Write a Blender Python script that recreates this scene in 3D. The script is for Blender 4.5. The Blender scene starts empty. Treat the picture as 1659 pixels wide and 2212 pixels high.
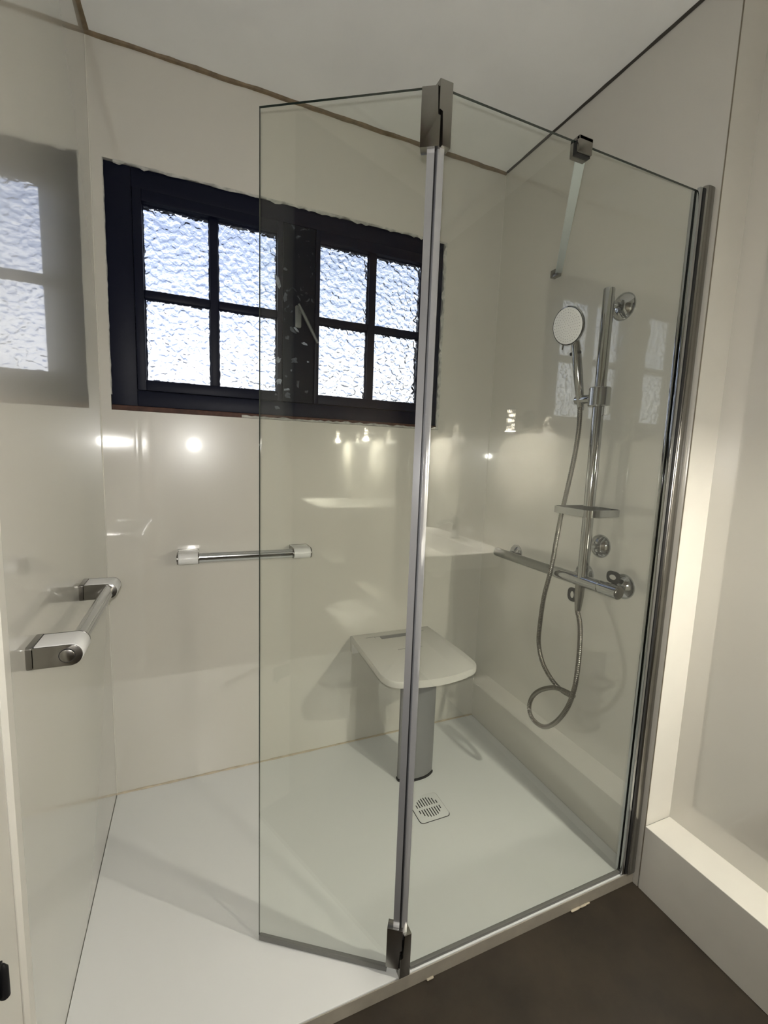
import bpy, bmesh, math, random
from mathutils import Vector, Matrix
random.seed(7)
sc = bpy.context.scene
col = sc.collection
PI = math.pi

# ------------------------------------------------------------------ camera
R_ = Vector((0.92177299, -0.38610326, 0.03547995))
U_ = Vector((0.01591463, 0.12910577, 0.99150311))
F_ = Vector((0.38740325, 0.91337614, -0.1251509))
CAM = Vector((0.28712748, -1.77012467, 1.28542426))
cd = bpy.data.cameras.new('camera')
cam = bpy.data.objects.new('camera', cd)
col.objects.link(cam)
cam.matrix_world = Matrix(((R_.x, U_.x, -F_.x, CAM.x), (R_.y, U_.y, -F_.y, CAM.y), (R_.z, U_.z, -F_.z, CAM.z), (0, 0, 0, 1)))
cd.sensor_fit = 'VERTICAL'
cd.sensor_height = 36.0
cd.lens = 967.158 * 36.0 / 2212.0
cd.clip_start = 0.01
sc.camera = cam

# ------------------------------------------------------------------ world: overcast daylight
wd = bpy.data.worlds.new('overcast_sky')
sc.world = wd
wd.use_nodes = True
nt = wd.node_tree
nt.nodes.clear()
wo = nt.nodes.new('ShaderNodeOutputWorld')
bg = nt.nodes.new('ShaderNodeBackground')
tc = nt.nodes.new('ShaderNodeTexCoord')
sx = nt.nodes.new('ShaderNodeSeparateXYZ')
mr = nt.nodes.new('ShaderNodeMapRange')
mr.inputs['From Min'].default_value = -1.0
rp = nt.nodes.new('ShaderNodeValToRGB')
el = rp.color_ramp.elements
el[0].position = 0.0; el[0].color = (0.10, 0.11, 0.12, 1)
el[1].position = 1.0; el[1].color = (0.30, 0.38, 0.58, 1)
for pos, c in ((0.47, (0.16, 0.18, 0.22, 1)), (0.515, (0.97, 0.98, 1.0, 1)), (0.595, (0.93, 0.95, 1.0, 1)), (0.635, (0.66, 0.71, 0.84, 1)), (0.68, (0.40, 0.47, 0.64, 1)), (0.76, (0.26, 0.32, 0.47, 1))):
    e = el.new(pos); e.color = c
bg.inputs['Strength'].default_value = 1.25
nt.links.new(tc.outputs['Generated'], sx.inputs[0])
nt.links.new(sx.outputs['Z'], mr.inputs['Value'])
nt.links.new(mr.outputs[0], rp.inputs[0])
nt.links.new(rp.outputs[0], bg.inputs['Color'])
nt.links.new(bg.outputs[0], wo.inputs[0])

# ------------------------------------------------------------------ phone flash beside the lens
ld = bpy.data.lights.new('phone_flash', 'AREA')
ld.shape = 'DISK'; ld.size = 0.012
ld.energy = 7.2
ld.color = (1.0, 0.97, 0.92)
lo = bpy.data.objects.new('phone_flash', ld)
col.objects.link(lo)
lo.matrix_world = cam.matrix_world
lo.location = CAM - R_ * 0.004 + U_ * 0.028 - F_ * 0.004

SCONCE = 3700.0          # emission of the downward discs of the two wall lamps

# ------------------------------------------------------------------ exposure
sc.view_settings.view_transform = 'Standard'
sc.view_settings.look = 'None'
sc.view_settings.gamma = 1.0
sc.view_settings.use_curve_mapping = False
sc.view_settings.exposure = 0.5
cy = sc.cycles
cy.use_denoising = True
cy.max_bounces = 14
cy.glossy_bounces = 8
cy.transmission_bounces = 8
cy.transparent_max_bounces = 24
cy.sample_clamp_indirect = 25.0
cy.blur_glossy = 0.3

# ------------------------------------------------------------------ materials
def new_mat(name):
    m = bpy.data.materials.new(name); m.use_nodes = True
    n = m.node_tree; n.nodes.clear()
    out = n.nodes.new('ShaderNodeOutputMaterial')
    return m, n, out

def pmat(name, color, rough=0.5, metal=0.0, noise=0.0, nscale=12.0, bump=0.0, bscale=40.0, bdist=0.002, rvar=0.0, spec=0.5, trans=0.0, coat=0.0):
    m, n, out = new_mat(name)
    b = n.nodes.new('ShaderNodeBsdfPrincipled')
    n.links.new(b.outputs[0], out.inputs[0])
    b.inputs['Base Color'].default_value = (*color, 1)
    b.inputs['Roughness'].default_value = rough
    b.inputs['Metallic'].default_value = metal
    b.inputs['Specular IOR Level'].default_value = spec
    b.inputs['Transmission Weight'].default_value = trans
    b.inputs['Coat Weight'].default_value = coat
    b.inputs['Coat Roughness'].default_value = 0.035
    b.inputs['Coat IOR'].default_value = 2.0
    t = n.nodes.new('ShaderNodeTexCoord')
    if noise:
        x = n.nodes.new('ShaderNodeTexNoise'); x.inputs['Scale'].default_value = nscale; x.inputs['Detail'].default_value = 5
        n.links.new(t.outputs['Object'], x.inputs['Vector'])
        r = n.nodes.new('ShaderNodeMapRange')
        r.inputs['From Min'].default_value = 0.3; r.inputs['From Max'].default_value = 0.7
        r.inputs['To Min'].default_value = 1 - noise; r.inputs['To Max'].default_value = 1 + noise
        n.links.new(x.outputs['Fac'], r.inputs['Value'])
        mx = n.nodes.new('ShaderNodeVectorMath'); mx.operation = 'SCALE'
        mx.inputs[0].default_value = color
        n.links.new(r.outputs[0], mx.inputs['Scale'])
        n.links.new(mx.outputs[0], b.inputs['Base Color'])
    if rvar:
        x = n.nodes.new('ShaderNodeTexNoise'); x.inputs['Scale'].default_value = 6; x.inputs['Detail'].default_value = 6
        n.links.new(t.outputs['Object'], x.inputs['Vector'])
        r = n.nodes.new('ShaderNodeMapRange')
        r.inputs['From Min'].default_value = 0.3; r.inputs['From Max'].default_value = 0.7
        r.inputs['To Min'].default_value = max(0.01, rough - rvar); r.inputs['To Max'].default_value = rough + rvar
        n.links.new(x.outputs['Fac'], r.inputs['Value'])
        n.links.new(r.outputs[0], b.inputs['Roughness'])
    if bump:
        x = n.nodes.new('ShaderNodeTexNoise'); x.inputs['Scale'].default_value = bscale; x.inputs['Detail'].default_value = 3
        n.links.new(t.outputs['Object'], x.inputs['Vector'])
        bp = n.nodes.new('ShaderNodeBump'); bp.inputs['Strength'].default_value = bump; bp.inputs['Distance'].default_value = bdist
        n.links.new(x.outputs['Fac'], bp.inputs['Height'])
        n.links.new(bp.outputs[0], b.inputs['Normal'])
    return m

def thin_glass(name, tint, rough=0.0):
    # clear sheet: tinted transparency under a Fresnel reflection on each face
    m, n, out = new_mat(name)
    tr = n.nodes.new('ShaderNodeBsdfTransparent'); tr.inputs[0].default_value = (*tint, 1)
    gl = n.nodes.new('ShaderNodeBsdfGlossy'); gl.inputs['Roughness'].default_value = rough
    ge = n.nodes.new('ShaderNodeNewGeometry')
    mx = n.nodes.new('ShaderNodeMapRange')
    mx.inputs['To Min'].default_value = 1.5; mx.inputs['To Max'].default_value = 1 / 1.5
    n.links.new(ge.outputs['Backfacing'], mx.inputs['Value'])
    fr = n.nodes.new('ShaderNodeFresnel')
    n.links.new(mx.outputs[0], fr.inputs['IOR'])
    mi = n.nodes.new('ShaderNodeMixShader')
    n.links.new(fr.outputs[0], mi.inputs[0]); n.links.new(tr.outputs[0], mi.inputs[1]); n.links.new(gl.outputs[0], mi.inputs[2])
    n.links.new(mi.outputs[0], out.inputs[0])
    return m

def emis(name, color, s):
    m, n, out = new_mat(name)
    e = n.nodes.new('ShaderNodeEmission'); e.inputs[0].default_value = (*color, 1); e.inputs[1].default_value = s
    n.links.new(e.outputs[0], out.inputs[0])
    return m

def glowrod(name):
    # glass rod full of lit bubbles
    m, n, out = new_mat(name)
    t = n.nodes.new('ShaderNodeTexCoord')
    v = n.nodes.new('ShaderNodeTexVoronoi'); v.inputs['Scale'].default_value = 75
    n.links.new(t.outputs['Object'], v.inputs['Vector'])
    r = n.nodes.new('ShaderNodeMapRange'); r.inputs['From Min'].default_value = 0.25; r.inputs['From Max'].default_value = 0.6
    r.inputs['To Min'].default_value = 26.0; r.inputs['To Max'].default_value = 0.6
    n.links.new(v.outputs['Distance'], r.inputs['Value'])
    e = n.nodes.new('ShaderNodeEmission'); e.inputs[0].default_value = (1.0, 0.90, 0.74, 1)
    n.links.new(r.outputs[0], e.inputs[1]); n.links.new(e.outputs[0], out.inputs[0])
    return m

def hammered(name):
    m, n, out = new_mat(name)
    b = n.nodes.new('ShaderNodeBsdfGlass'); b.inputs['IOR'].default_value = 1.5; b.inputs['Roughness'].default_value = 0.04
    b.inputs['Color'].default_value = (0.97, 0.98, 1.0, 1)
    t = n.nodes.new('ShaderNodeTexCoord')
    v = n.nodes.new('ShaderNodeTexVoronoi'); v.feature = 'SMOOTH_F1'; v.inputs['Scale'].default_value = 50; v.inputs['Smoothness'].default_value = 0.25
    n.links.new(t.outputs['Object'], v.inputs['Vector'])
    x = n.nodes.new('ShaderNodeTexNoise'); x.inputs['Scale'].default_value = 95; x.inputs['Detail'].default_value = 1
    n.links.new(t.outputs['Object'], x.inputs['Vector'])
    a = n.nodes.new('ShaderNodeMath'); a.operation = 'MULTIPLY_ADD'; a.inputs[1].default_value = 0.22
    n.links.new(x.outputs['Fac'], a.inputs[0]); n.links.new(v.outputs['Distance'], a.inputs[2])
    bp = n.nodes.new('ShaderNodeBump'); bp.inputs['Strength'].default_value = 1.0; bp.inputs['Distance'].default_value = 0.0108
    n.links.new(a.outputs[0], bp.inputs['Height'])
    n.links.new(bp.outputs[0], b.inputs['Normal'])
    n.links.new(b.outputs[0], out.inputs[0])
    return m

def flecked(name, base, fleck, thr, zone):
    # dark paint with pale flecks spread by noise
    m, n, out = new_mat(name)
    b = n.nodes.new('ShaderNodeBsdfPrincipled'); n.links.new(b.outputs[0], out.inputs[0])
    b.inputs['Roughness'].default_value = 0.5; b.inputs['Specular IOR Level'].default_value = 0.2
    t = n.nodes.new('ShaderNodeTexCoord')
    x = n.nodes.new('ShaderNodeTexNoise'); x.inputs['Scale'].default_value = 40; x.inputs['Detail'].default_value = 5; x.inputs['Distortion'].default_value = 1.2
    n.links.new(t.outputs['Object'], x.inputs['Vector'])
    x2 = n.nodes.new('ShaderNodeTexNoise'); x2.inputs['Scale'].default_value = 5
    n.links.new(t.outputs['Object'], x2.inputs['Vector'])
    ad = n.nodes.new('ShaderNodeMath'); ad.operation = 'MULTIPLY'
    n.links.new(x.outputs['Fac'], ad.inputs[0]); n.links.new(x2.outputs['Fac'], ad.inputs[1])
    r = n.nodes.new('ShaderNodeMapRange'); r.inputs['From Min'].default_value = thr; r.inputs['From Max'].default_value = thr + 0.10
    n.links.new(ad.outputs[0], r.inputs['Value'])
    mx = n.nodes.new('ShaderNodeMix'); mx.data_type = 'RGBA'
    mx.inputs['A'].default_value = (*base, 1); mx.inputs['B'].default_value = (*fleck, 1)
    n.links.new(r.outputs[0], mx.inputs['Factor']); n.links.new(mx.outputs['Result'], b.inputs['Base Color'])
    return m

def vinyl(name):
    m, n, out = new_mat(name)
    b = n.nodes.new('ShaderNodeBsdfPrincipled'); n.links.new(b.outputs[0], out.inputs[0])
    b.inputs['Roughness'].default_value = 0.42
    t = n.nodes.new('ShaderNodeTexCoord')
    x = n.nodes.new('ShaderNodeTexNoise'); x.inputs['Scale'].default_value = 5; x.inputs['Detail'].default_value = 8; x.inputs['Roughness'].default_value = 0.65
    n.links.new(t.outputs['Object'], x.inputs['Vector'])
    rp = n.nodes.new('ShaderNodeValToRGB')
    rp.color_ramp.elements[0].position = 0.3; rp.color_ramp.elements[0].color = (0.017, 0.013, 0.009, 1)
    rp.color_ramp.elements[1].position = 0.72; rp.color_ramp.elements[1].color = (0.045, 0.034, 0.022, 1)
    n.links.new(x.outputs['Fac'], rp.inputs[0]); n.links.new(rp.outputs[0], b.inputs['Base Color'])
    bp = n.nodes.new('ShaderNodeBump'); bp.inputs['Strength'].default_value = 0.15; bp.inputs['Distance'].default_value = 0.001
    x2 = n.nodes.new('ShaderNodeTexNoise'); x2.inputs['Scale'].default_value = 220
    n.links.new(t.outputs['Object'], x2.inputs['Vector']); n.links.new(x2.outputs['Fac'], bp.inputs['Height']); n.links.new(bp.outputs[0], b.inputs['Normal'])
    return m

CREAM = (0.60, 0.585, 0.53)
M = dict(
    panel=pmat('cream_panel', CREAM, 0.26, spec=0.45, coat=1.0),
    wall=pmat('cream_wall', CREAM, 0.30, noise=0.03, nscale=5, bump=0.05, bscale=60),
    ceil=pmat('ceiling_panel', (0.80, 0.81, 0.80), 0.55, noise=0.03, nscale=4, bump=0.05, bscale=120),
    ledge=pmat('ledge_panel', (0.64, 0.625, 0.57), 0.35, noise=0.02),
    markpale=pmat('pale_mark', (0.20, 0.225, 0.27), 0.5, noise=0.5, nscale=90),
    markgrey=pmat('grey_mark', (0.055, 0.065, 0.085), 0.5, noise=0.5, nscale=90),
    jointline=pmat('brown_joint_line', (0.20, 0.17, 0.12), 0.6),
    lever=pmat('grey_lever', (0.13, 0.14, 0.14), 0.35),
    joint=pmat('dark_joint', (0.03, 0.026, 0.02), 0.8),
    trimwood=pmat('brown_wood', (0.17, 0.125, 0.072), 0.6, noise=0.3, nscale=30),
    trimdark=pmat('gap_shadow_tone', (0.05, 0.045, 0.038), 0.7, noise=0.2),
    redwood=pmat('raw_red_wood', (0.07, 0.03, 0.02), 0.7, noise=0.35, nscale=40),
    caulk=pmat('grey_filler', (0.42, 0.42, 0.39), 0.6, noise=0.3, nscale=50, bump=0.5, bscale=80),
    silicone=pmat('aged_silicone', (0.50, 0.44, 0.34), 0.35, noise=0.15, nscale=30),
    tray=pmat('white_tray', (0.70, 0.715, 0.71), 0.34, bump=0.06, bscale=260, bdist=0.0006),
    vinyl=vinyl('brown_vinyl'),
    black=pmat('flare_tinted_black', (0.003, 0.0045, 0.016), 0.48, bump=0.15, bscale=50, spec=0.2),  # black paint with the blue of lens flare put into its colour
    flecked=flecked('flecked_black_paint', (0.004, 0.006, 0.014), (0.10, 0.115, 0.14), 0.335, None),
    hammered=hammered('hammered_glass'),
    glass=thin_glass('clear_screen_glass', (0.984, 0.993, 0.974)),
    glassedge=pmat('glass_edge', (0.010, 0.020, 0.016), 0.08),
    chrome=pmat('chrome', (0.46, 0.47, 0.48), 0.055, 1.0),
    satin=pmat('satin_chrome', (0.30, 0.29, 0.27), 0.26, 1.0, noise=0.05),
    brushed=pmat('brushed_steel', (0.26, 0.265, 0.255), 0.33, 1.0),
    alu=pmat('polished_aluminium', (0.62, 0.63, 0.63), 0.20, 1.0),
    hose=pmat('steel_hose', (0.19, 0.18, 0.16), 0.22, 1.0),
    greyplast=pmat('grey_plastic', (0.20, 0.20, 0.205), 0.35),
    legplast=pmat('grey_leg', (0.22, 0.22, 0.225), 0.42),
    whiteplast=pmat('white_plastic', (0.70, 0.70, 0.69), 0.28),
    seatplast=pmat('seat_white', (0.62, 0.61, 0.575), 0.38),
    rubber=pmat('black_rubber', (0.008, 0.008, 0.009), 0.5),
    dark=pmat('black_plastic', (0.006, 0.006, 0.007), 0.5, spec=0.3),
    pale=pmat('pale_insert', (0.5, 0.49, 0.45), 0.4),
    seal=pmat('clear_pvc_seal', (0.42, 0.43, 0.45), 0.14, metal=0.55, coat=0.5),
    stripgrey=pmat('grey_strip', (0.16, 0.16, 0.15), 0.35),
    face=pmat('spray_face', (0.86, 0.85, 0.85), 0.35),
    nozzle=pmat('spray_nozzle', (0.22, 0.22, 0.22), 0.5),
    ceramic=pmat('white_ceramic', (0.78, 0.77, 0.74), 0.06),
    sconceglass=thin_glass('sconce_glass', (0.98, 0.98, 0.97), 0.02),
    rod=glowrod('bubble_glass_rod'),
    bulb=emis('lamp_filament', (1.0, 0.94, 0.82), SCONCE),
    door=pmat('added_door_brown', (0.13, 0.095, 0.065), 0.45, noise=0.2, nscale=6),
    darkwall=pmat('darkened_unseen_wall', (0.16, 0.135, 0.11), 0.6, noise=0.05),  # dark tone chosen so glass and chrome mirror a dim room
    edge=pmat('tray_edge', (0.30, 0.275, 0.23), 0.5, noise=0.08, nscale=30),
    barwhite=pmat('bright_aluminium', (0.62, 0.68, 0.69), 0.35, 0.25),
)

# ------------------------------------------------------------------ mesh helpers
def B(): return bmesh.new()

def box(bm, x0, x1, y0, y1, z0, z1, bev=0.0, seg=2):
    vs = [bm.verts.new((x, y, z)) for x in (x0, x1) for y in (y0, y1) for z in (z0, z1)]
    F = [(0, 1, 3, 2), (4, 6, 7, 5), (0, 4, 5, 1), (2, 3, 7, 6), (0, 2, 6, 4), (1, 5, 7, 3)]
    fs = [bm.faces.new([vs[i] for i in f]) for f in F]
    if bev:
        es = list({e for f in fs for e in f.edges})
        bmesh.ops.bevel(bm, geom=es, offset=bev, segments=seg, affect='EDGES', profile=0.5)
    return bm

def frame_of(d):
    d = Vector(d).normalized()
    a = Vector((0, 0, 1)) if abs(d.z) < 0.9 else Vector((1, 0, 0))
    u = d.cross(a).normalized(); v = u.cross(d).normalized()
    return d, u, v

def lathe(bm, origin, axis, prof, seg=32, cap=True):
    # prof: list of (distance along axis, radius)
    d, u, v = frame_of(axis); o = Vector(origin); rings = []
    for t, r in prof:
        rings.append([bm.verts.new(o + d * t + (u * math.cos(a) + v * math.sin(a)) * max(r, 1e-5)) for a in (2 * PI * i / seg for i in range(seg))])
    for a, b in zip(rings, rings[1:]):
        for i in range(seg):
            j = (i + 1) % seg
            bm.faces.new((a[i], a[j], b[j], b[i]))
    if cap:
        bm.faces.new(rings[0][::-1]); bm.faces.new(rings[-1])
    return bm

def spline(pts, n):
    P = [Vector(p) for p in pts]; out = []
    for i in range(len(P) - 1):
        p0 = P[max(i - 1, 0)]; p1 = P[i]; p2 = P[i + 1]; p3 = P[min(i + 2, len(P) - 1)]
        for k in range(n):
            t = k / n
            out.append(0.5 * ((2 * p1) + (p2 - p0) * t + (2 * p0 - 5 * p1 + 4 * p2 - p3) * t * t + (3 * p1 - p0 - 3 * p2 + p3) * t ** 3))
    out.append(P[-1]); return out

def tube(bm, pts, rad, seg=12, sx=1.0, ref=None):
    n = len(pts); pts = [Vector(p) for p in pts]
    t = (pts[1] - pts[0]).normalized()
    u = Vector(ref) if ref else frame_of(t)[1]
    rings = []
    for i, p in enumerate(pts):
        a = pts[max(i - 1, 0)]; b = pts[min(i + 1, n - 1)]
        t = (b - a).normalized()
        u = (u - t * u.dot(t)).normalized(); v = t.cross(u)
        r = rad[i] if isinstance(rad, (list, tuple)) else rad
        rings.append([bm.verts.new(p + (u * math.cos(q) * sx + v * math.sin(q)) * r) for q in (2 * PI * k / seg for k in range(seg))])
    for a, b in zip(rings, rings[1:]):
        for i in range(seg):
            j = (i + 1) % seg
            bm.faces.new((a[i], a[j], b[j], b[i]))
    bm.faces.new(rings[0][::-1]); bm.faces.new(rings[-1])
    return bm

def prism(bm, poly, h0, h1, mapf, bev=0.0):
    # poly: 2-D outline; mapf(u, v, h) -> 3-D point
    a = [bm.verts.new(mapf(u, v, h0)) for u, v in poly]
    b = [bm.verts.new(mapf(u, v, h1)) for u, v in poly]
    n = len(poly)
    f0 = bm.faces.new(a[::-1]); f1 = bm.faces.new(b)
    for i in range(n):
        j = (i + 1) % n
        bm.faces.new((a[i], a[j], b[j], b[i]))
    if bev:
        es = list(set(f0.edges) | set(f1.edges))
        bmesh.ops.bevel(bm, geom=es, offset=bev, segments=2, affect='EDGES', profile=0.5)
    return bm

def rounded(x0, x1, y0, y1, r, seg=6):
    out = []
    for cx, cy_, a0 in ((x1 - r, y1 - r, 0), (x0 + r, y1 - r, 90), (x0 + r, y0 + r, 180), (x1 - r, y0 + r, 270)):
        for k in range(seg + 1):
            a = math.radians(a0 + 90 * k / seg); out.append((cx + r * math.cos(a), cy_ + r * math.sin(a)))
    return out

BASE = {}
def smooth_mesh(me, angle=40):
    for p in me.polygons: p.use_smooth = True
    me.set_sharp_from_angle(angle=math.radians(angle))

def obj(name, bm, m, parent=None, loc=None, smooth=True, label=None):
    bmesh.ops.recalc_face_normals(bm, faces=bm.faces[:])
    me = bpy.data.meshes.new(name)
    if parent is not None:
        base = BASE[parent.name]
    else:
        if loc is None:
            xs = [v.co for v in bm.verts]
            loc = Vector((sum((min(c[i] for c in xs), max(c[i] for c in xs))) / 2 for i in (0, 1, 2)))
        base = Vector(loc)
    bmesh.ops.translate(bm, verts=bm.verts[:], vec=-base)
    bm.to_mesh(me); bm.free()
    ms = m if isinstance(m, (list, tuple)) else [m]
    for q in ms: me.materials.append(q)
    o = bpy.data.objects.new(name, me); col.objects.link(o)
    if smooth: smooth_mesh(me)
    if parent is not None: o.parent = parent
    else: o.location = base
    BASE[o.name] = base
    if label: o['label'] = label
    return o

def tag(o, label, cat, group=None, kind=None):
    o['label'] = label; o['category'] = cat
    if group: o['group'] = group
    if kind: o['kind'] = kind
    return o

def thing(name, loc, label, cat, group=None, kind=None):
    o = bpy.data.objects.new(name, None); col.objects.link(o)
    o.empty_display_size = 0.05
    o.location = loc; BASE[o.name] = Vector(loc)
    return tag(o, label, cat, group, kind)

def struct(name, bm, m, label, parent=None, smooth=False):
    o = obj(name, bm, m, parent, smooth=smooth)
    if parent is None: tag(o, label, 'structure', kind='structure'); del o['category']
    return o

# ------------------------------------------------------------------ dimensions
W, H = 1.5593, 2.5239          # shower width, ceiling height
WX0, WX1, WZ0, WZ1 = 0.032, 1.284, 1.406, 2.1848
YG = -0.909                    # fixed glass
YF = -0.917                    # front of tray
YJ = -0.938                    # end of the shower wall
XR = 1.670                     # wall outside the shower
FL = -0.042                    # outside floor
YB = -3.3                      # wall behind the camera

# ------------------------------------------------------------------ room shell
b = B()
box(b, -0.12, WX0, 0, 0.14, FL, H); box(b, WX1, XR + 0.12, 0, 0.14, FL, H)
box(b, WX0, WX1, 0, 0.14, FL, WZ0); box(b, WX0, WX1, 0, 0.14, WZ1, H)
struct('wall_back', b, M['panel'], 'glossy cream panelled back wall with the black window')
b = B(); box(b, -0.12, -0.006, YB, 0, FL, H)
wl = struct('wall_left', b, M['joint'], 'glossy cream panelled wall on the left, mirroring the window')
b = B(); box(b, -0.006, 0, -0.939, 0, FL, H); obj('panel', b, M['panel'], wl, smooth=False)
b = B(); box(b, -0.006, 0, YB, -0.9425, FL, H); obj('panel', b, M['wall'], wl, smooth=False)
b = B(); box(b, W, XR, YJ + 0.002, 0, FL, H)
wr = struct('wall_right', b, M['panel'], 'glossy cream panelled shower wall carrying the shower fittings')
b = B(); box(b, W + 0.0025, XR, YJ - 0.001, YJ + 0.002, 0.172, H); obj('jamb_panel', b, M['ledge'], wr, smooth=False, label='bright cream end face of the shower wall')
b = B(); box(b, W - 0.0003, W + 0.0012, YJ - 0.0012, YJ + 0.0008, 0.0, H); obj('joint_line', b, M['jointline'], wr, smooth=False)
b = B(); box(b, XR, XR + 0.12, YB, 0, FL, H)
struct('wall_recess', b, M['panel'], 'cream panelled wall set back behind the ledge on the right')
b = B(); box(b, -0.12, XR + 0.12, YB - 0.1, YB, FL, H)
struct('wall_front', b, M['darkwall'], 'unseen wall behind the viewpoint, coloured dark for the reflections')  # out of view; dark colour holds down reflections in glass and chrome
b = B(); box(b, -0.12, XR + 0.12, YB - 0.1, 0.14, H, H + 0.08)
struct('ceiling', b, M['ceil'], 'matt off white ceiling over the shower')
b = B(); box(b, -0.12, XR + 0.12, YB - 0.1, 0.14, FL - 0.05, FL)
struct('floor', b, M['vinyl'], 'dark brown mottled vinyl floor outside the shower tray')
b = B(); box(b, W, XR, YB, YJ - 0.001, FL, 0.172, 0.001, 1)
struct('trim_1', b, M['ledge'], 'low cream boxed ledge along the foot of the right wall')

def strip(pts, prof_w, prof_h, nrm, upv, jit):
    # irregular strip of quadrilateral section following pts
    b = B(); rings = []
    nrm = Vector(nrm); upv = Vector(upv)
    for p in pts:
        p = Vector(p); w = prof_w * (1 + random.uniform(-jit, jit)); h = prof_h * (1 + random.uniform(-jit, jit))
        rings.append([b.verts.new(p), b.verts.new(p + nrm * h), b.verts.new(p + nrm * h * 0.7 + upv * w * 0.7), b.verts.new(p + upv * w)])
    for a, c in zip(rings, rings[1:]):
        for i in range(4):
            j = (i + 1) % 4; b.faces.new((a[i], a[j], c[j], c[i]))
    b.faces.new(rings[0][::-1]); b.faces.new(rings[-1])
    return b
def line(a, c, n): return [Vector(a).lerp(Vector(c), i / n) for i in range(n + 1)]

struct('trim_2', strip(line((0, 0, H), (W, 0, H), 40), 0.009, 0.012, (0, -1, 0), (0, 0, -1), 0.22), M['trimwood'], 'thin brown strip where ceiling meets the window wall')
struct('trim_3', strip(line((0, -0.012, H), (0, YB, H), 40), 0.008, 0.012, (1, 0, 0), (0, 0, -1), 0.2), M['trimwood'], 'thin brown strip where ceiling meets the left wall')
struct('trim_4', strip(line((W, -0.012, H), (W, YJ, H), 20), 0.006, 0.007, (-1, 0, 0), (0, 0, -1), 0.15), M['trimdark'], 'dark strip coloured as the gap shadow where ceiling meets the shower wall')  # solid strip whose dark colour stands for the shadow in the crack
b = B()
prism(b, [(0, -0.9385), (0.0015, -0.9385), (0.007, -0.931), (0.0065, -0.906), (0.0015, -0.899), (0, -0.899)], 0.0, H - 0.009, lambda u, v, h: (u, v, h))
struct('trim_5', b, M['ledge'], 'bright cream vertical edge strip at the left end of the shower')
b = B(); tube(b, line((0.0, 0.0, 0.0), (0.0, 0.0, H - 0.012), 30), 0.0025, 8)
struct('trim_6', b, M['panel'], 'cream sealant bead in the left shower corner', smooth=True)
b = B()
pts = line((0.0, -0.001, 0.001), (W, -0.001, 0.001), 60)
tube(b, pts, [0.0045 * random.uniform(0.7, 1.3) for _ in pts], 8)
struct('trim_7', b, M['silicone'], 'yellowed sealant bead between tray and back wall', smooth=True)
b = B(); tube(b, line((W, 0.0, 0.0), (W, 0.0, H - 0.012), 30), 0.002, 8)
struct('trim_8', b, M['panel'], 'cream sealant bead in the right shower corner', smooth=True)

# ------------------------------------------------------------------ window
win = thing('window_1', ((WX0 + WX1) / 2, 0.03, WZ0), 'black painted wooden window of eight hammered glass panes above the back grab rail', 'window', kind='structure')
del win['category']
GY = 0.030
S1 = (0.112, 0.598); S2 = (0.722, 1.208); SZ = (1.478, 2.118)
b = B()
box(b, WX0 + 0.001, S1[0] - 0.002, 0.006, 0.075, WZ0 + 0.018, WZ1 - 0.004, 0.002)
box(b, S2[1] + 0.002, WX1 - 0.012, 0.006, 0.075, WZ0 + 0.018, WZ1 - 0.004, 0.002)
box(b, S1[0] - 0.002, S2[1] + 0.002, 0.006, 0.075, SZ[1] + 0.002, WZ1 - 0.004, 0.002)
box(b, S1[0] - 0.002, S2[1] + 0.002, 0.006, 0.075, WZ0 + 0.018, SZ[0] - 0.002, 0.002)
obj('frame', b, M['black'], win)
b = B(); box(b, S1[1] + 0.002, S2[0] - 0.002, 0.004, 0.075, SZ[0], SZ[1], 0.002)
obj('middle_post', b, M['flecked'], win, label='black centre post with pale flecks')
def sash(sx, cols, rows):
    b = B()
    x0, x1 = sx; z0, z1 = SZ
    box(b, x0, cols[0][0], 0.0, 0.06, z0, z1, 0.002); box(b, cols[-1][1], x1, 0.0, 0.06, z0, z1, 0.002)
    box(b, cols[0][0], cols[-1][1], 0.0, 0.06, rows[-1][1], z1, 0.002); box(b, cols[0][0], cols[-1][1], 0.0, 0.06, z0, rows[0][0], 0.002)
    s = obj('sash', b, M['black'], win)
    b = B(); box(b, cols[0][1], cols[1][0], 0.012, 0.052, rows[0][0], rows[-1][1], 0.003)
    obj('glazing_bar', b, M['black'], s)
    for c in cols:
        b = B(); box(b, c[0], c[1], 0.014, 0.052, rows[0][1], rows[1][0], 0.003)
        obj('glazing_bar', b, M['black'], s)
        for r in rows:
            b = B(); box(b, c[0], c[1], GY, GY + 0.004, r[0], r[1])
            obj('pane', b, M['hammered'], s, smooth=False)
            # putty bead with an uneven edge round each pane
            b = B()
            for p0, p1, up in (((c[0], r[1]), (c[1], r[1]), (0, 0, -1)), ((c[0], r[0]), (c[1], r[0]), (0, 0, 1)), ((c[0], r[0]), (c[0], r[1]), (1, 0, 0)), ((c[1], r[0]), (c[1], r[1]), (-1, 0, 0))):
                q = strip(line((p0[0], GY - 0.0005, p0[1]), (p1[0], GY - 0.0005, p1[1]), 26), 0.0035, 0.008, (0, -1, 0), up, 0.45)
                tmp = bpy.data.meshes.new('t'); q.to_mesh(tmp); q.free(); b.from_mesh(tmp); bpy.data.meshes.remove(tmp)
            obj('putty', b, M['black'], s)
ROWS = ((1.513, 1.785), (1.811, 2.082))
sash(S1, ((0.139, 0.346), (0.374, 0.580)), ROWS)
sash(S2, ((0.739, 0.943), (0.974, 1.181)), ROWS)
b = B(); prism(b, rounded(0.645, 0.668, 1.755, 1.835, 0.006), -0.002, 0.006, lambda u, v, h: (u, h, v), 0.001)
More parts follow.
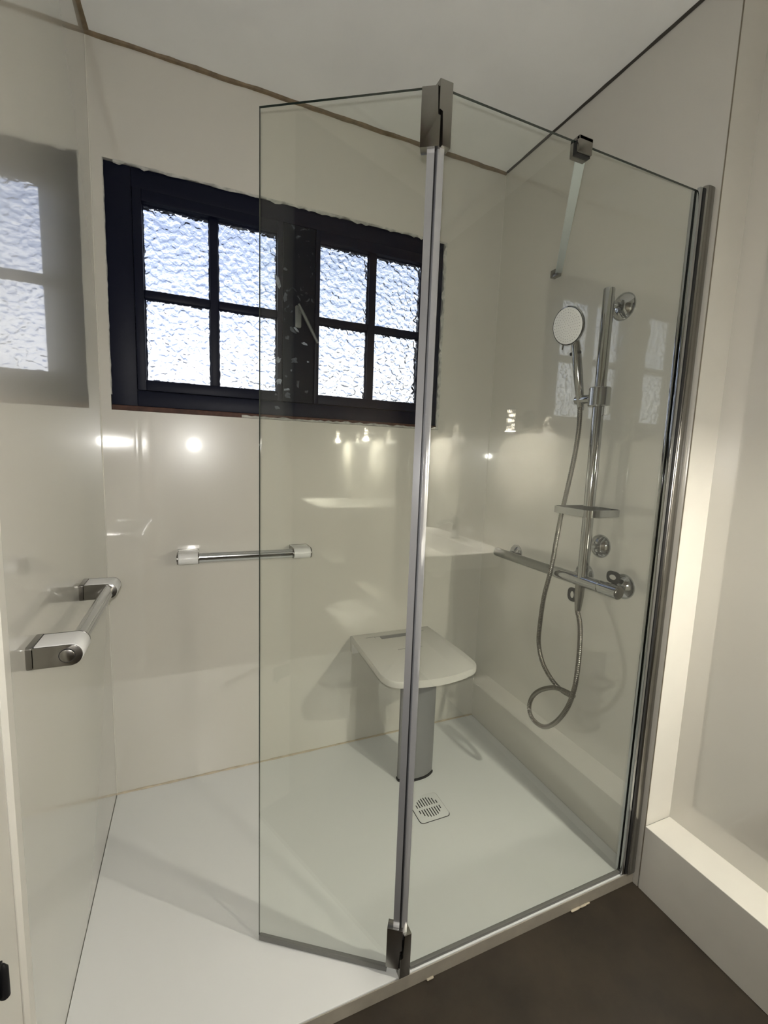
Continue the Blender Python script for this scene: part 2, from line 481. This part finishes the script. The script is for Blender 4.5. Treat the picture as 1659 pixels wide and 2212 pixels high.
tube(b, line((0.655, -0.012, 1.838), (0.730, -0.014, 1.705), 6), [0.004, 0.0055, 0.0065, 0.0065, 0.006, 0.0055, 0.005], 10)
tube(b, [(0.662, 0.0, 1.81), (0.668, -0.012, 1.812)], 0.006, 10)
obj('handle', b, M['lever'], win, label='slim grey lever handle on the centre post')
b = B(); box(b, WX0 + 0.001, WX1 - 0.001, 0.004, 0.10, WZ0, WZ0 + 0.018, 0.003)
obj('sill_strip', b, M['redwood'], win, label='raw reddish wood strip under the black frame')
b = B()
for s in (strip(line((WX0 + 0.03, 0.002, WZ1), (WX1, 0.002, WZ1), 70), 0.007, 0.004, (0, -1, 0), (0, 0, -1), 0.8),
          strip(line((WX1, 0.002, WZ0), (WX1, 0.002, WZ1), 46), 0.010, 0.004, (0, -1, 0), (-1, 0, 0), 0.6),
          strip(line((WX0, 0.003, WZ0 + 0.05), (WX0, 0.003, WZ1), 46), 0.003, 0.003, (0, -1, 0), (1, 0, 0), 0.3),
          strip(line((0.45, 0.001, WZ0 + 0.001), (WX1, 0.001, WZ0 + 0.001), 50), 0.008, 0.004, (0, -1, 0), (0, 0, 1), 0.4)):
    tmp = bpy.data.meshes.new('t'); s.to_mesh(tmp); s.free(); b.from_mesh(tmp); bpy.data.meshes.remove(tmp)
obj('filler_bead', b, M['caulk'], win, label='ragged grey filler around the window opening')

SM = [(0.5810, 1.9070, 0.0085, 0.0342), (0.6080, 1.9570, 0.0137, 0.0069), (0.6360, 1.7440, 0.0175, 0.0088), (0.6480, 1.7490, 0.0158, 0.0053), (0.6170, 1.7140, 0.0087, 0.0087), (0.6820, 1.7010, 0.0160, 0.0053), (0.6440, 1.6350, 0.0177, 0.0142), (0.5840, 1.6280, 0.0105, 0.0140), (0.6970, 1.6340, 0.0072, 0.0036), (0.5870, 1.5480, 0.0105, 0.0123), (0.6160, 1.5230, 0.0160, 0.0053), (0.6200, 1.5010, 0.0142, 0.0160), (0.6590, 1.5480, 0.0071, 0.0214), (0.5800, 1.4530, 0.0106, 0.0088), (0.6940, 1.5210, 0.0090, 0.0072), (0.6090, 1.8610, 0.0086, 0.0207), (0.6130, 1.5730, 0.0053, 0.0053), (0.6330, 1.5960, 0.0035, 0.0053), (0.5750, 1.5010, 0.0070, 0.0053)]
for i, (x, z, w, h) in enumerate(SM):  # irregular flat patches, pale and grey, on post and sash
    y = 0.0 if x < 0.598 or z < 1.478 else 0.004
    tilt = random.uniform(-0.6, 0.6)
    poly = []
    for k in range(11):
        q = 2 * PI * k / 11; g = random.uniform(0.45, 1.1)
        u, v = w * g * math.cos(q), h * g * math.sin(q)
        poly.append((x + u * math.cos(tilt) - v * math.sin(tilt), z + u * math.sin(tilt) + v * math.cos(tilt)))
    b = B(); prism(b, poly, y - 0.0012, y + 0.001, lambda u, v, hh: (u, hh, v))
    obj('window_mark', b, M['markpale' if i in (0, 3, 5, 7, 8, 9, 10, 17) else 'markgrey'], win)

# ------------------------------------------------------------------ shower tray
t = thing('shower_tray', (W / 2, -0.47, 0), 'large flat white shower tray filling the alcove floor', 'shower tray')
b = B(); box(b, 0.001, W - 0.001, YF, -0.001, FL + 0.001, 0.0, 0.0008, 1)
obj('tray_body', b, M['tray'], t)
b = B(); box(b, 0.001, W - 0.001, YF - 0.0025, YF, FL + 0.0005, -0.0035, 0.0006, 1)
obj('edge_strip', b, M['edge'], t, label='beige grey strip along the tray front')
for _ in range(9):
    b = B()
    x = random.choice((0.83, 0.845, 1.30, 1.31, 1.335, 1.36, 1.15)) + random.uniform(-0.01, 0.01)
    s = random.uniform(0.003, 0.008)
    box(b, x - s * 1.6, x + s * 1.6, YF - 0.0025 - s * 0.9, YF - 0.0024, FL + 0.001, FL + 0.001 + s * 0.7, s * 0.25, 1)
    obj('sealant_scrap', b, M['silicone'], t, label='dried sealant scrap at the tray front')

dr = thing('floor_drain', (1.062, -0.462, 0), 'square white slotted floor drain in the shower tray', 'drain')
b = B(); prism(b, rounded(1.001, 1.123, -0.523, -0.401, 0.014), 0.0002, 0.0012, lambda u, v, h: (u, v, h))
obj('drain_frame', b, M['rubber'], dr, label='thin dark gap around the drain plate')
b = B(); prism(b, rounded(1.003, 1.121, -0.521, -0.403, 0.013), 0.0006, 0.0034, lambda u, v, h: (u, v, h), 0.0008)
obj('plate', b, M['tray'], dr)
for i in range(9):
    xo = (i - 4) * 0.0102
    L = math.sqrt(max(0.046 ** 2 - xo ** 2, 0))
    for s in (-1, 1):
        a0, a1 = 0.0055, max(L, 0.014)
        b = B(); prism(b, rounded(1.062 + xo - 0.0019, 1.062 + xo + 0.0019, *sorted((-0.462 + s * a0, -0.462 + s * a1)), 0.0018, 3), 0.0030, 0.0037, lambda u, v, h: (u, v, h))
        obj('slot', b, M['rubber'], dr, smooth=False)

# ------------------------------------------------------------------ shower screen
ss = thing('shower_screen', (0.75, YG, 0), 'clear glass shower screen with grey metal wall profile and hinged pivot panel', 'shower screen')
ZT = 2.0
def pane_box(a, c, t, z0, z1):
    # sheet of glass from a to c (plan), faces get material 0, edges material 1
    b = B(); a = Vector((a[0], a[1], 0)); c = Vector((c[0], c[1], 0))
    d = (c - a).normalized(); nn = Vector((-d.y, d.x, 0)) * t / 2
    q = [a - nn, c - nn, c + nn, a + nn]
    lo_ = [b.verts.new((p.x, p.y, z0)) for p in q]; hi = [b.verts.new((p.x, p.y, z1)) for p in q]
    for i in range(4):
        j = (i + 1) % 4
        f = b.faces.new((lo_[i], lo_[j], hi[j], hi[i])); f.material_index = 0 if i in (0, 2) else 1
    f = b.faces.new(lo_[::-1]); f.material_index = 1
    f = b.faces.new(hi); f.material_index = 1
    return b
obj('fixed_panel', pane_box((0.742, YG), (1.512, YG), 0.006, 0.008, ZT), [M['glass'], M['glassedge']], ss, smooth=False)
PV = Vector((0.736, YG, 0)); PE = Vector((0.4244, -0.703, 0)); PD = (PE - PV).normalized(); PN = Vector((-PD.y, PD.x, 0))
a = PV + PD * 0.008
pp = obj('pivot_panel', pane_box(a, PE, 0.006, 0.016, ZT), [M['glass'], M['glassedge']], ss, smooth=False)
def dirbox(b, a, c, t0, t1, z0, z1, bev=0.0):
    # box along plan direction a->c, offset t0..t1 to its left
    a = Vector((a[0], a[1], 0)); c = Vector((c[0], c[1], 0)); d = (c - a).normalized(); nn = Vector((-d.y, d.x, 0)); L = (c - a).length
    prism(b, [(0, t0), (L, t0), (L, t1), (0, t1)], z0, z1, lambda u, v, h: a + d * u + nn * v + Vector((0, 0, h)), bev)
    return b
b = dirbox(B(), PV + PD * 0.03, PE - PD * 0.001, -0.005, 0.005, 0.003, 0.017, 0.001)  # thin grey strip along the foot of the glass
obj('bottom_strip', b, M['stripgrey'], pp, label='grey strip under the pivot panel')
b = dirbox(B(), PV + PD * 0.002, PV + PD * 0.017, -0.006, 0.006, 0.10, 1.892, 0.0012)
obj('edge_seal', b, M['seal'], pp, label='milky plastic sealing strip')
b = B(); box(b, 0.7368, 0.752, YG - 0.006, YG + 0.006, 0.10, 1.892, 0.0012)
obj('edge_seal', b, M['seal'], ss, label='milky plastic sealing strip')
b = B(); box(b, 0.7348, 0.7366, YG + 0.002, YG + 0.004, 0.10, 1.892)
obj('seal_core', b, M['rubber'], ss, label='dark line between the two sealing strips')
b = B(); box(b, 0.768, 1.510, YG - 0.004, YG + 0.006, 0.0, 0.009, 0.001)
obj('bottom_strip', b, M['stripgrey'], ss)
# hinge blocks: two interlocking plates, top and bottom
def hinge(zlo, zhi, flip, dz):
    h = zhi - zlo
    def zz(v): return (zhi - v * h) if not flip else (zlo + v * h)
    b = B()   # fixed side: wide first half, narrow second half (v = 0 is the outer end)
    poly = [(0.0005, 0), (0.029, 0), (0.029, 1), (0.0095, 1), (0.0095, 0.47), (0.0005, 0.47)]
    prism(b, poly, YG - 0.014, YG + 0.012, lambda u, v, k: (PV.x - 0.004 + u, k, zz(v)), 0.0012)
    hb = obj('hinge', b, M['satin'], ss)
    b = B()   # pivoting side
    a = PV + PD * 0.031; e = PV + PD * (-0.0045)
    poly = [(0.0, 0.0), (0.0325, 0.0), (0.0325, 0.49), (0.0385, 0.49), (0.0385, 1.0), (0.0, 1.0)]
    poly = [(u, v * 0.93 + 0.06) for u, v in poly]
    prism(b, poly, -0.012, 0.013, lambda u, v, k: a - PD * u + PN * k + Vector((0, 0, zz(v) - dz)), 0.0012)
    obj('hinge_plate', b, M['satin'], hb)
    b = B(); tube(b, line(PV + Vector((0.0, 0.0, zlo + 0.004)), PV + Vector((0, 0, zhi - 0.004)), 2), 0.004, 12)
    obj('hinge_pin', b, M['rubber'], hb)
hinge(1.890, 2.006, False, 0.004)
hinge(0.002, 0.120, True, -0.018)
# wall profile
b = B()
prism(b, rounded(1.524, W - 0.0005, YG - 0.017, YG + 0.022, 0.008), 0.0, 2.012, lambda u, v, h: (u, v, h), 0.001)
wp = obj('wall_profile', b, M['satin'], ss)
b = B(); box(b, 1.503, 1.5225, YG - 0.012, YG - 0.003, 0.004, 2.004, 0.001); box(b, 1.503, 1.5225, YG + 0.003, YG + 0.012, 0.004, 2.004, 0.001)
obj('glazing_channel', b, M['chrome'], ss)
b = B(); box(b, 1.5145, 1.5235, YG - 0.0135, YG + 0.0135, 0.004, 2.003)
obj('gasket', b, M['rubber'], ss)
# support bar from the glass to the shower wall
ca = Vector((1.108, YG, 1.985)); cb = Vector((W, -0.368, 1.985)); dd = (cb - ca).normalized()
b = B()
nn = Vector((-dd.y, dd.x, 0)); L = (cb - ca).length
prism(b, [(0.012, -0.0115), (L - 0.020, -0.0115), (L - 0.020, 0.0115), (0.012, 0.0115)], -0.004, 0.005, lambda u, v, h: ca + dd * u + nn * v + Vector((0, 0, h)), 0.001)
sb = obj('support_bar', b, M['barwhite'], ss)
b = B()
box(b, 1.088, 1.128, YG - 0.012, YG - 0.0035, 1.976, 2.010, 0.0015); box(b, 1.088, 1.128, YG + 0.0035, YG + 0.016, 1.972, 2.010, 0.0015); box(b, 1.088, 1.128, YG - 0.012, YG + 0.016, 2.0015, 2.010, 0.001)
obj('glass_clamp', b, M['satin'], sb)
b = B(); box(b, 1.0875, 1.1285, YG - 0.0055, YG + 0.0055, 1.973, 2.0015); obj('rubber_pad', b, M['rubber'], sb)
b = B(); box(b, W - 0.022, W - 0.0004, -0.386, -0.350, 1.972, 1.999, 0.002); obj('wall_bracket', b, M['satin'], sb)

# ------------------------------------------------------------------ grab rails
def grab_rail(origin, along, out, label):
    # origin: centre on the wall; along/out: unit vectors; 0.48 m long
    o = Vector(origin); A = Vector(along); O = Vector(out); Z = Vector((0, 0, 1))
    g = thing('grab_rail', o, label, 'grab rail', 'grab rails in the shower')
    def mp(s): return lambda u, v, h: o + A * (s + h) + O * u + Z * v
    def dee(depth, r, x0):
        out_ = [(x0, -r), (depth - r, -r)]
        for k in range(1, 12):
            q = -PI / 2 + PI * k / 12; out_.append((depth - r + r * math.cos(q), r * math.sin(q)))
        out_ += [(depth - r, r), (x0, r)]
        return out_
    for s in (-0.2035, 0.2035):
        b = B(); prism(b, rounded(-0.0365 + s, 0.0365 + s, -0.0215, 0.0215, 0.004), 0.0, 0.011, lambda u, v, h: o + A * u + Z * v + O * h, 0.001)
        obj('base_plate', b, M['satin'], g)
        b = B(); prism(b, dee(0.088, 0.0205, 0.012), -0.0325, 0.0325, mp(s), 0.002)
        br = obj('bracket_cover', b, M['whiteplast'], g)
        for e in (-1, 1):
            b = B()
            lo2, hi2 = sorted((e * 0.0330, e * 0.0365))
            prism(b, dee(0.0875, 0.0200, 0.009), lo2, hi2, mp(s), 0.0006)
            sp = obj('side_plate', b, M['satin'], br, label='dark satin metal cheek')
            if (e < 0) == (s < 0):
                b = B(); c = o + A * (s + e * 0.0364) + O * 0.063
                lathe(b, c, A * e, [(0, 0.0135), (0.0006, 0.0135), (0.0006, 0.0122), (0.0, 0.0122)], 32, False)
                obj('cap_ring', b, M['rubber'], br)
                b = B(); lathe(b, c, A * e, [(0, 0.0120), (0.0012, 0.0120), (0.0018, 0.0112)], 32)
                obj('screw_cap', b, M['satin'], br)
    b = B()
    pts = [o + O * 0.066 + A * q for q in (-0.168, -0.1, 0, 0.1, 0.168)]
    sec = []
    for k in range(28):
        q = 2 * PI * k / 28
        sec.append((0.066 + 0.0135 * math.cos(q), 0.0175 * math.sin(q)))
    prism(b, sec, -0.168, 0.168, mp(0))
    gr = obj('grip_bar', b, M['alu'], g)
    b = B(); prism(b, [(0.0790, -0.0035), (0.0802, -0.003), (0.0802, 0.003), (0.0790, 0.0035)], -0.167, 0.167, mp(0))
    obj('groove_line', b, M['chrome'], gr)
    return g
grab_rail((0.463, 0, 0.897), (1, 0, 0), (0, -1, 0), 'white and chrome grab rail on the back wall beneath the window')
grab_rail((0, -0.580, 0.897), (0, 1, 0), (1, 0, 0), 'white and chrome grab rail on the left wall, nearest the viewer')

# ------------------------------------------------------------------ wall seat
st = thing('shower_stool', (1.09, -0.23, 0), 'white folding shower seat on a grey leg against the back wall', 'stool')
def seat_outline(inset):
    pts = []
    xl, xr, yb, yf, r = 0.893 + inset, 1.285 - inset, -0.001 - inset * 0.2, -0.445 + inset, 0.075
    pts += [(xl + 0.006, yb), (xr - 0.004, yb), (xr, -0.30)]
    for k in range(1, 9):
        q = math.radians(0 - 90 * k / 8); pts.append((xr - r + r * math.cos(q), yf + r + r * math.sin(q)))
    for k in range(1, 8):
        q = k / 8; pts.append((xr - r + (xl - xr + 2 * r) * q, yf - 0.016 * math.sin(PI * q)))
    for k in range(0, 9):
        q = math.radians(270 - 90 * k / 8); pts.append((xl + r + r * math.cos(q), yf + r + r * math.sin(q)))
    return pts
b = B(); prism(b, seat_outline(0.0), 0.474, 0.502, lambda u, v, h: (u, v, h), 0.006)
so = obj('seat_board', b, M['seatplast'], st)
b = B(); prism(b, rounded(1.016, 1.172, -0.078, -0.052, 0.004), 0.5016, 0.5028, lambda u, v, h: (u, v, h))
obj('grip_slot', b, M['greyplast'], so, smooth=False, label='dark grey hand slot at the back')
for q in ((0.955, 1.235, -0.0485, -0.0470), (0.992, 0.994, -0.060, -0.048), (1.196, 1.198, -0.060, -0.048), (1.038, 1.150, -0.197, -0.195)):
    b = B(); box(b, *q, 0.5016, 0.5026); obj('moulding_line', b, M['greyplast'], so, smooth=False)
b = B(); box(b, 0.90, 1.28, -0.030, -0.0005, 0.43, 0.476, 0.003)
obj('hinge_rail', b, M['seatplast'], st)
def leg_outline(g):
    pts = [(1.013 - g, -0.287 + g)]
    for k in range(0, 13):
        q = k / 12; e = abs(2 * q - 1)
        pts.append((1.013 - g + (0.153 + 2 * g) * q, -0.300 - 0.022 * (1 - e ** 2.6) - g))
    pts.append((1.166 + g, -0.287 + g))
    return pts
b = B(); prism(b, leg_outline(0), 0.008, 0.476, lambda u, v, h: (u, v, h), 0.001)
obj('leg', b, M['legplast'], st)
b = B(); prism(b, leg_outline(0.0025), 0.0, 0.010, lambda u, v, h: (u, v, h), 0.001)
obj('foot_pad', b, M['rubber'], st)

# ------------------------------------------------------------------ shower rail with side arm
XB = 1.489; YR = -0.675; ZB = 0.889
sr = thing('shower_rail', (W, YR, ZB), 'chrome vertical shower rail with a horizontal grey grab arm on the right wall', 'shower rail')
b = B(); lathe(b, (XB, YR, ZB + 0.006), (0, 0, 1), [(0, 0.0175), (0.928, 0.0175), (0.932, 0.0165)], 32)
obj('vertical_tube', b, M['chrome'], sr)
b = B(); lathe(b, (XB, -0.205, ZB), (0, -1, 0), [(-0.002, 0.015), (0, 0.0170), (0.002, 0.0178), (0.335, 0.0178)], 32)
obj('horizontal_tube', b, M['brushed'], sr, label='matt grey grab arm')
def flange(parent, y, z, r, dome=0.024, stem=0.010):
    b = B(); lathe(b, (W, y, z), (-1, 0, 0), [(0, r), (0.003, r), (0.006, r * 0.985), (dome * 0.55, r * 0.80), (dome * 0.85, r * 0.55), (dome, r * 0.40), (dome, 0.001)], 36)
    f = obj('flange', b, M['chrome'], parent)
    b = B(); lathe(b, (W - dome + 0.004, y, z), (-1, 0, 0), [(0, stem), (0.070 - dome + 0.004, stem)], 20)
    obj('stem', b, M['chrome'], f)
flange(sr, YR, 1.784, 0.043)
flange(sr, YR, 1.005, 0.040)
flange(sr, -0.250, ZB, 0.036)
b = B()
lathe(b, (XB, YR, 1.466), (0, 0, 1), [(0, 0.030), (0.003, 0.033), (0.057, 0.033), (0.060, 0.030)], 32)
sl = obj('slider', b, M['chrome'], sr)
b = B(); lathe(b, (XB, YR + 0.028, 1.494), (-0.10, 1, 0), [(0, 0.0145), (0.060, 0.0145), (0.062, 0.0135)], 24)
obj('holder_arm', b, M['chrome'], sl)
b = B(); box(b, XB + 0.004, XB + 0.016, YR - 0.030, YR - 0.018, 1.438, 1.468, 0.003)
obj('clamp_lever', b, M['whiteplast'], sl)
# soap dish: an open ring with a shallow floor, clamped on the rail
b = B()
o1 = rounded(1.405, 1.553, -0.752, -0.595, 0.022); o2 = rounded(1.408, 1.550, -0.749, -0.598, 0.020)
def ring(b, A_, B_, z0, z1):
    n = len(A_)
    vs = [[b.verts.new((p[0], p[1], z)) for p in P_] for P_, z in ((A_, z0), (A_, z1), (B_, z1), (B_, z0))]
    for k in range(4):
        q, w = vs[k], vs[(k + 1) % 4]
        for i in range(n):
            j = (i + 1) % n; b.faces.new((q[i], q[j], w[j], w[i]))
ring(b, o1, o2, 1.116, 1.138)
sd = obj('soap_dish', b, M['chrome'], sr)
b = B(); prism(b, o2, 1.117, 1.120, lambda u, v, h: (u, v, h)); obj('dish_floor', b, M['alu'], sd, smooth=False)
b = B(); lathe(b, (XB, YR, 1.112), (0, 0, 1), [(0, 0.0195), (0.032, 0.0195)], 24); obj('dish_collar', b, M['chrome'], sd)

mx = thing('shower_mixer', (W, -0.70, ZB), 'chrome bar shower mixer at the foot of the shower rail', 'mixer tap')
b = B(); lathe(b, (XB, -0.541, ZB), (0, -1, 0), [(0, 0.0170), (0.003, 0.0195), (0.03, 0.0205), (0.206, 0.0205), (0.208, 0.0185), (0.210, 0.0185), (0.212, 0.0215), (0.276, 0.0215)], 36)
obj('body', b, M['chrome'], mx)
b = B(); lathe(b, (XB, -0.817, ZB), (0, -1, 0), [(0, 0.0215), (0.002, 0.0205), (0.0025, 0.018), (0.004, 0.017)], 36)
obj('end_cap', b, M['satin'], mx)
flange(mx, -0.620, ZB + 0.004, 0.038, 0.018, 0.013)
flange(mx, -0.777, ZB + 0.004, 0.041, 0.026, 0.015)
def tab(cx, cy_, cz, hw, hh, ow, oh, nx):
    b = B()
    poly = rounded(cy_ - hw, cy_ + hw, cz - hh, cz + hh, min(hw, hh) * 0.75)
    prism(b, poly, cx - 0.0025, cx + 0.0025, lambda u, v, h: (h, u, v), 0.0008)
    l = obj('lever_tab', b, M['dark'], mx, label='black plastic tab with a pale oval')
    b = B(); prism(b, [(cy_ + ow * math.cos(q), cz + oh * math.sin(q)) for q in (2 * PI * k / 20 for k in range(20))], cx - 0.0034, cx - 0.002, lambda u, v, h: (h, u, v))
    obj('oval_insert', b, M['pale'], l, smooth=False)
tab(1.520, -0.768, 0.924, 0.024, 0.019, 0.012, 0.008, 1)
tab(1.489, -0.640, 0.830, 0.021, 0.024, 0.007, 0.012, 1)
b = B(); box(b, 1.4865, 1.4915, -0.668, -0.652, 0.826, 0.838); obj('tab_stub', b, M['dark'], mx)
b = B(); lathe(b, (XB, -0.668, ZB - 0.012), (0, 0, -1), [(0, 0.0155), (0.045, 0.0150), (0.050, 0.0145), (0.088, 0.0105), (0.094, 0.0100)], 24)
obj('outlet', b, M['satin'], mx)

# ------------------------------------------------------------------ hose
HP = [(1.4885, -0.668, 0.800), (1.487, -0.668, 0.783), (1.48, -0.691, 0.74), (1.466, -0.711, 0.668), (1.45, -0.725, 0.596), (1.442, -0.726, 0.532), (1.438, -0.708, 0.457), (1.44, -0.662, 0.378), (1.444, -0.606, 0.326), (1.448, -0.546, 0.317), (1.45, -0.518, 0.347), (1.45, -0.53, 0.4), (1.45, -0.573, 0.451), (1.45, -0.638, 0.492), (1.458, -0.696, 0.5), (1.478, -0.692, 0.486), (1.496, -0.659, 0.468), (1.494, -0.622, 0.468), (1.486, -0.577, 0.492), (1.476, -0.539, 0.539), (1.468, -0.521, 0.605), (1.462, -0.525, 0.68), (1.455, -0.541, 0.793), (1.455, -0.564, 0.902), (1.461, -0.573, 1.022), (1.466, -0.58, 1.105), (1.472, -0.590, 1.188), (1.477, -0.604, 1.299), (1.480, -0.610, 1.392), (1.481, -0.607, 1.468)]
sp_ = spline(HP, 34)
# resample evenly, then alternate the radius to make the spiral ribs
ln = [0.0]
for p, q in zip(sp_, sp_[1:]): ln.append(ln[-1] + (q - p).length)
N = int(ln[-1] / 0.0016); even = []; k = 0
for i in range(N + 1):
    s = ln[-1] * i / N
    while k < len(ln) - 2 and ln[k + 1] < s: k += 1
    f = (s - ln[k]) / max(ln[k + 1] - ln[k], 1e-9)
    even.append(sp_[k].lerp(sp_[k + 1], f))
b = B(); tube(b, even, [0.0084 if (i // 2) % 2 else 0.0074 for i in range(N + 1)], 10)
ho = obj('shower_hose', b, M['hose']); tag(ho, 'ribbed steel shower hose hanging in a curl below the mixer', 'hose')

# ------------------------------------------------------------------ hand shower
hs = thing('hand_shower', (1.483, -0.604, 1.494), 'round chrome hand shower with white spray face, held on the shower rail', 'shower head')
hb0 = Vector((1.484, -0.604, 1.480)); hb1 = Vector((1.442, -0.602, 1.672)); hc = Vector((1.408, -0.601, 1.722))
hd = (hb1 - hb0).normalized()
fn = Vector((-1.0, -0.10, -0.22)).normalized()
b = B()
pts = spline([hb0 + hd * 0.012, hb0 + hd * 0.06, hb0 + hd * 0.13, hb1, hc - fn * 0.016 - Vector((0, 0, 0.022)), hc - fn * 0.017], 6)
rr = []
for i in range(len(pts)):
    q = i / (len(pts) - 1); rr.append(0.0115 + 0.0035 * math.sin(min(q * 1.3, 1) * PI) + (0.003 if q > 0.8 else 0))
tube(b, pts, rr, 16)
obj('handle', b, M['chrome'], hs)
b = B(); lathe(b, hb0 - hd * 0.022, hd, [(0, 0.0085), (0.008, 0.0105), (0.022, 0.0112), (0.040, 0.0112)], 20)
obj('hose_nut', b, M['chrome'], hs)
b = B(); lathe(b, hc, fn, [(-0.024, 0.012), (-0.022, 0.030), (-0.012, 0.053), (-0.002, 0.0595), (0.004, 0.0600), (0.006, 0.0585), (0.0062, 0.055)], 48)
hh = obj('head', b, M['chrome'], hs)
b = B(); lathe(b, hc, fn, [(0.0055, 0.0560), (0.0075, 0.0555), (0.0085, 0.052), (0.0092, 0.03), (0.0094, 0.001)], 48)
obj('spray_face', b, M['face'], hh, label='white spray face dotted with nozzles')
b = B(); d_, u_, v_ = frame_of(fn)
for rg, n in ((0.008, 6), (0.016, 12), (0.024, 18), (0.032, 24), (0.040, 28), (0.048, 32)):
    for i in range(n):
        q = 2 * PI * (i + 0.5 * (n % 4)) / n
        lathe(b, hc + fn * 0.0082 + (u_ * math.cos(q) + v_ * math.sin(q)) * rg, fn, [(0, 0.0011), (0.0016, 0.0009)], 6)
nz = obj('nozzles', b, M['nozzle'], hh, smooth=False); nz['kind'] = 'stuff'
b = B(); c = hb0 + hd * 0.165 + Vector((-0.004, 0, 0)); lathe(b, c + Vector((0, 0.021, 0)), (0, -1, 0), [(0, 0.003), (0.001, 0.0055), (0.007, 0.0055), (0.008, 0.0035), (0.034, 0.0035), (0.035, 0.0055), (0.041, 0.0055), (0.042, 0.003)], 14)
obj('spray_switch', b, M['dark'], hs, label='small dark push switch through the handle')
b = B(); q = hc + Vector((0.004, 0.022, -0.060)); tube(b, [q + Vector((0, 0, 0.006)), q + Vector((-0.002, 0, -0.010))], [0.003, 0.0022], 8)
obj('spray_lever', b, M['satin'], hs)

# ------------------------------------------------------------------ outside the shower, seen in the reflections
wb = thing('washbasin', (1.42, -2.13, 0.84), 'white wall hung washbasin with a chrome tap, mirrored in the fixed glass', 'washbasin')
b = B()
loops = [(rounded(1.24, XR - 0.0005, -2.46, -1.80, 0.05), 0.765), (rounded(1.20, XR - 0.0005, -2.50, -1.76, 0.05), 0.845), (rounded(1.203, XR - 0.0005, -2.497, -1.763, 0.05), 0.850),
         (rounded(1.228, XR - 0.125, -2.47, -1.79, 0.05), 0.850), (rounded(1.235, XR - 0.132, -2.463, -1.797, 0.05), 0.842), (rounded(1.29, XR - 0.17, -2.40, -1.86, 0.05), 0.775)]
vl = [[b.verts.new((p[0], p[1], z)) for p in P_] for P_, z in loops]
for q, w in zip(vl, vl[1:]):
    for i in range(len(q)):
        j = (i + 1) % len(q); b.faces.new((q[i], q[j], w[j], w[i]))
b.faces.new(vl[0][::-1]); b.faces.new(vl[-1])
bb = obj('basin', b, M['ceramic'], wb)
b = B(); lathe(b, (1.50, -2.13, 0.78), (0, 0, -1), [(0.0, 0.15), (0.06, 0.11), (0.10, 0.06), (0.14, 0.03)], 28)
obj('basin_underside', b, M['ceramic'], bb)
b = B(); lathe(b, (1.60, -2.13, 0.848), (0, 0, 1), [(0, 0.026), (0.004, 0.026), (0.006, 0.022), (0.11, 0.020), (0.118, 0.012)], 24)
tube(b, spline([(1.60, -2.13, 0.92), (1.55, -2.13, 0.945), (1.48, -2.13, 0.925)], 6), 0.012, 12)
tube(b, [(1.60, -2.13, 0.965), (1.56, -2.13, 0.99)], 0.006, 8)
obj('tap', b, M['chrome'], wb)

def wall_lamp(y, label):
    z = 1.455; x = 1.568
    g = thing('wall_lamp', (XR, y, z), label, 'wall lamp', 'glass wall lamps over the basin')
    b = B(); lathe(b, (XR, y, z + 0.015), (-1, 0, 0), [(0, 0.040), (0.010, 0.040), (0.014, 0.036), (0.016, 0.012), (0.060, 0.011), (0.060, 0.001)], 28)
    tube(b, spline([(1.612, y, z + 0.015), (1.590, y, z + 0.03), (x, y, z + 0.062), (x, y, z + 0.056)], 5), 0.008, 10)
    obj('mount', b, M['chrome'], g)
    b = B(); lathe(b, (x, y, z - 0.047), (0, 0, 1), [(0, 0.0235), (0.094, 0.0235), (0.094, 0.0225), (0, 0.0225), (0, 0.0235)], 28, False)
    obj('glass_shade', b, M['sconceglass'], g)
    b = B(); lathe(b, (x, y, z + 0.047), (0, 0, 1), [(0, 0.024), (0.006, 0.024), (0.010, 0.012), (0.020, 0.008)], 24)
    obj('shade_cap', b, M['chrome'], g)
    b = B(); lathe(b, (x, y, z - 0.040), (0, 0, 1), [(0, 0.014), (0.087, 0.014)], 18)
    obj('bubble_rod', b, M['rod'], g)
    b = B(); lathe(b, (x, y, z - 0.0445), (0, 0, 1), [(0, 0.017), (0.0010, 0.017)], 20)
    obj('light_disc', b, M['bulb'], g)
    b = B(); lathe(b, (x, y, z - 0.0432), (0, 0, 1), [(0, 0.0185), (0.003, 0.0185)], 20)
    obj('disc_holder', b, M['chrome'], g)
wall_lamp(-1.680, 'lit glass cylinder wall lamp nearer the shower, mirrored in the fixed glass')
wall_lamp(-2.460, 'lit glass cylinder wall lamp farther from the shower, mirrored beside the hinge post')

d1 = thing('added_door_1', (0, -1.42, FL), 'added unseen brown door on the left wall, darkening the glass reflections', 'door', kind='structure')
del d1['category']
b = B(); box(b, 0.0, 0.016, -1.84, -1.08, FL + 0.004, 2.38, 0.003)  # unseen door leaf, added so the pivot glass reflects something dark
obj('added_door_leaf', b, M['door'], d1)
b = B(); lathe(b, (0.008, -1.020, 0.445), (0, 0, 1), [(0, 0.003), (0.004, 0.0065), (0.052, 0.0065), (0.060, 0.002)], 14)
box(b, 0.0, 0.004, -1.082, -1.008, 0.45, 0.50, 0.001)
obj('hinge', b, M['dark'], d1, label='small black hinge at the lower left edge')
